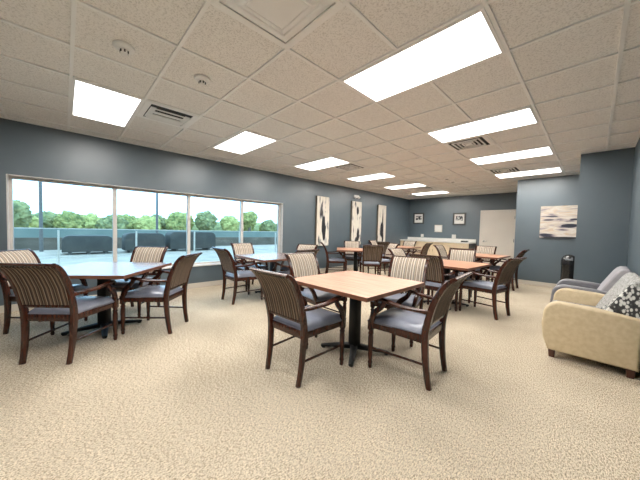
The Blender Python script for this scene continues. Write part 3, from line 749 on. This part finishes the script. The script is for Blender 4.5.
# ------------------------------------------------------------------ outside the window
tr = obj('terrace_ground', bmb((-70, WX-T, -60, 80, -.30, -.15)), 'rooftop', smooth=False); struct(tr)
# railing
t = thing('terrace_railing', 'thin white railing on the terrace outside the window', 'railing', (-8.6, .5, -.15))
obj('rail', bmb((-.014, .014, -9, 12, 1.285, 1.305)), 'rail', t, False)
obj('rail', bmb((-.010, .010, -9, 12, .62, .635)), 'rail', t, False)
for y in (-8.1, -6.6, -5.1, -3.6, -2.1, -.6, .9, 2.4, 3.9, 5.4, 6.9, 8.4, 9.9, 11.4):
    bm = bmesh.new(); box(bm, -.018, .018, y-.018, y+.018, 0, 1.26, .004, 1); obj('post', bm, 'rail', t, False)
# parapet, then a teal slab standing in for the haze behind it
pp = obj('parapet_wall', bmb((-20.3, -20, -40, 60, -.15, .50)), 'parapet', smooth=False); struct(pp)
sc2 = obj('haze_band', bmb((-23.3, -23, -40, 60, -.15, .92)), 'teal', smooth=False); struct(sc2)
def duct(y0, y1, x, label, z1=.78):
    t = thing('rooftop_duct', label, 'duct', (x, (y0+y1)/2, -.15)); h = (y1-y0)/2
    q = min(.28, h*.6)
    pts = [(-h, .12), (h, .12)] + [(h-q+q*math.cos(a), z1+.15-q+q*math.sin(a)) for a in (.2, .6, 1.0, 1.4, PI/2)] + [(-h+q-q*math.cos(a), z1+.15-q+q*math.sin(a)) for a in (PI/2, 1.4, 1.0, .6, .2)]
    bm = bmesh.new(); extrude_poly(bm, pts, 'X', -.6, .6, .03, 2); obj('duct_shell', bm, 'duct', t)
    bm = bmesh.new()
    for q in (-h*.7, 0, h*.7): box(bm, -.5, .5, q-.06, q+.06, 0, .14)
    obj('support', bm, 'pole', t, False)
duct(-.1, 1.75, -17, 'dark rounded rooftop duct outside the first window pane', .72)
duct(2.2, 4.0, -17, 'dark rounded rooftop duct in the second pane, left of the longest one', .86)
duct(4.25, 6.8, -17, 'longest dark rounded rooftop duct outside, crossing the window mullion', .95)
def lamp_post(x, y, label):
    t = thing('light_pole', label, 'pole', (x, y, -.15), 0, 'tall poles outside')
    bm = bmesh.new(); lathe(bm, [(.075,0), (.065,3), (.055,8.5), (.05,9)], seg=12); obj('shaft', bm, 'pole', t)
    bm = bmesh.new(); box(bm, -.15, .6, -.12, .12, 8.95, 9.1, .03); obj('lamp_head', bm, 'pole', t)
lamp_post(-19, -.83, 'tall grey light pole outside the leftmost pane')
lamp_post(-19, 4.17, 'tall grey light pole outside the second pane')
# trees
def tree(x, y, r, z, mat, label, seed):
    rnd = random.Random(seed)
    t = thing('tree', label, 'tree', (x, y, -3), 0, 'trees beyond the terrace')
    bm = bmesh.new(); g = bmesh.ops.create_icosphere(bm, subdivisions=5, radius=1)
    for v in g['verts']:
        d = v.co.normalized(); n = mnoise.noise(d*1.8+Vector((seed*3.7, 0, 0)))*.32 + mnoise.noise(d*5+Vector((0, seed*2.1, 0)))*.18 + mnoise.noise(d*11+Vector((0, 0, seed)))*.16 + mnoise.noise(d*24+Vector((seed, 0, 0)))*.10
        v.co = d*(1+n); v.co.x *= r; v.co.y *= r*1.02; v.co.z *= r*(.9 if v.co.z > 0 else 1.2); v.co.z += z+3
    obj('crown', bm, mat, t, True, 180)
    bm = bmesh.new(); lathe(bm, [(.25,0), (.18, z+3-r*.3), (.1, z+3)], seg=10); obj('trunk', bm, 'trunk', t)
bm = bmesh.new(); rows = []
for a in range(0, 161):
    y = -60 + a; hz = 2.25 + .35*mnoise.noise(Vector((y*.35, 1.3, 0))) + .22*mnoise.noise(Vector((y*1.1, 4.1, 0)))
    rows.append([bm.verts.new((-41, y, -.3)), bm.verts.new((-41.3, y, hz*.6)), bm.verts.new((-42.5, y, hz)), bm.verts.new((-46, y, hz*.9)), bm.verts.new((-47, y, -.3))])
for p_, q_ in zip(rows, rows[1:]):
    for k_ in range(4): bm.faces.new((p_[k_], q_[k_], q_[k_+1], p_[k_+1]))
struct(obj('hill_ridge', bm, 'leaf3', smooth=True, angle=180))
def top_at(y):
    T_ = [(-60,2.4),(-2.6,2.3),(-1,2.4),(.7,2.45),(3,2.2),(6.8,2.5),(12,3.1),(17,2.9),(19,3.6),(20.5,2.7),(23,2.3),(60,2.6)]
    for (a, p), (b, q) in zip(T_, T_[1:]):
        if a <= y <= b: return p + (q-p)*(y-a)/(b-a)
k = 0
for i in range(30):
    y = -12 + i*1.55 + random.uniform(-.08,.08); x = -34 + random.uniform(-.15,.15) - (3.4 if i % 2 else 0); r_ = random.uniform(1.0,1.14)
    k += 1
    tree(x, y, r_, top_at(y) + random.uniform(-.25,.2) - .95*r_, ('leaf1','leaf2','leaf3')[k % 3], 'leafy tree in the continuous tree line beyond the terrace', k)
tree(-29.5, -2.75, .95, 1.95, 'leaf3', 'taller blue-green tree at the left edge of the window', 40)
# ------------------------------------------------------------------ light
w = bpy.data.worlds.new('world'); SC.world = w; w.use_nodes = True
nt = w.node_tree; nt.nodes.clear()
o = N(nt, 'ShaderNodeOutputWorld'); b = N(nt, 'ShaderNodeBackground'); L(nt, b, 0, o, 0)
tc = N(nt, 'ShaderNodeTexCoord'); sp = N(nt, 'ShaderNodeSeparateXYZ'); nt.links.new(tc.outputs['Generated'], sp.inputs[0])
r = ramp(nt, [(.0, (.40,.64,.92)), (.05, (.44,.69,1.0)), (.4, (.46,.71,1.0)), (1, (.42,.67,1.0))]); L(nt, sp, 2, r, 0); L(nt, r, 0, b, 0)
b.inputs[1].default_value = 3.6
SC.view_settings.view_transform = 'Standard'; SC.view_settings.look = 'None'
SC.view_settings.exposure = .5; SC.view_settings.gamma = 1.0
SC.cycles.use_denoising = True
SC.cycles.max_bounces = 10; SC.cycles.diffuse_bounces = 6; SC.cycles.glossy_bounces = 4; SC.cycles.transparent_max_bounces = 12
SC.cycles.sample_clamp_indirect = 3; SC.cycles.sample_clamp_direct = 4
SC.cycles.caustics_reflective = False; SC.cycles.caustics_refractive = False
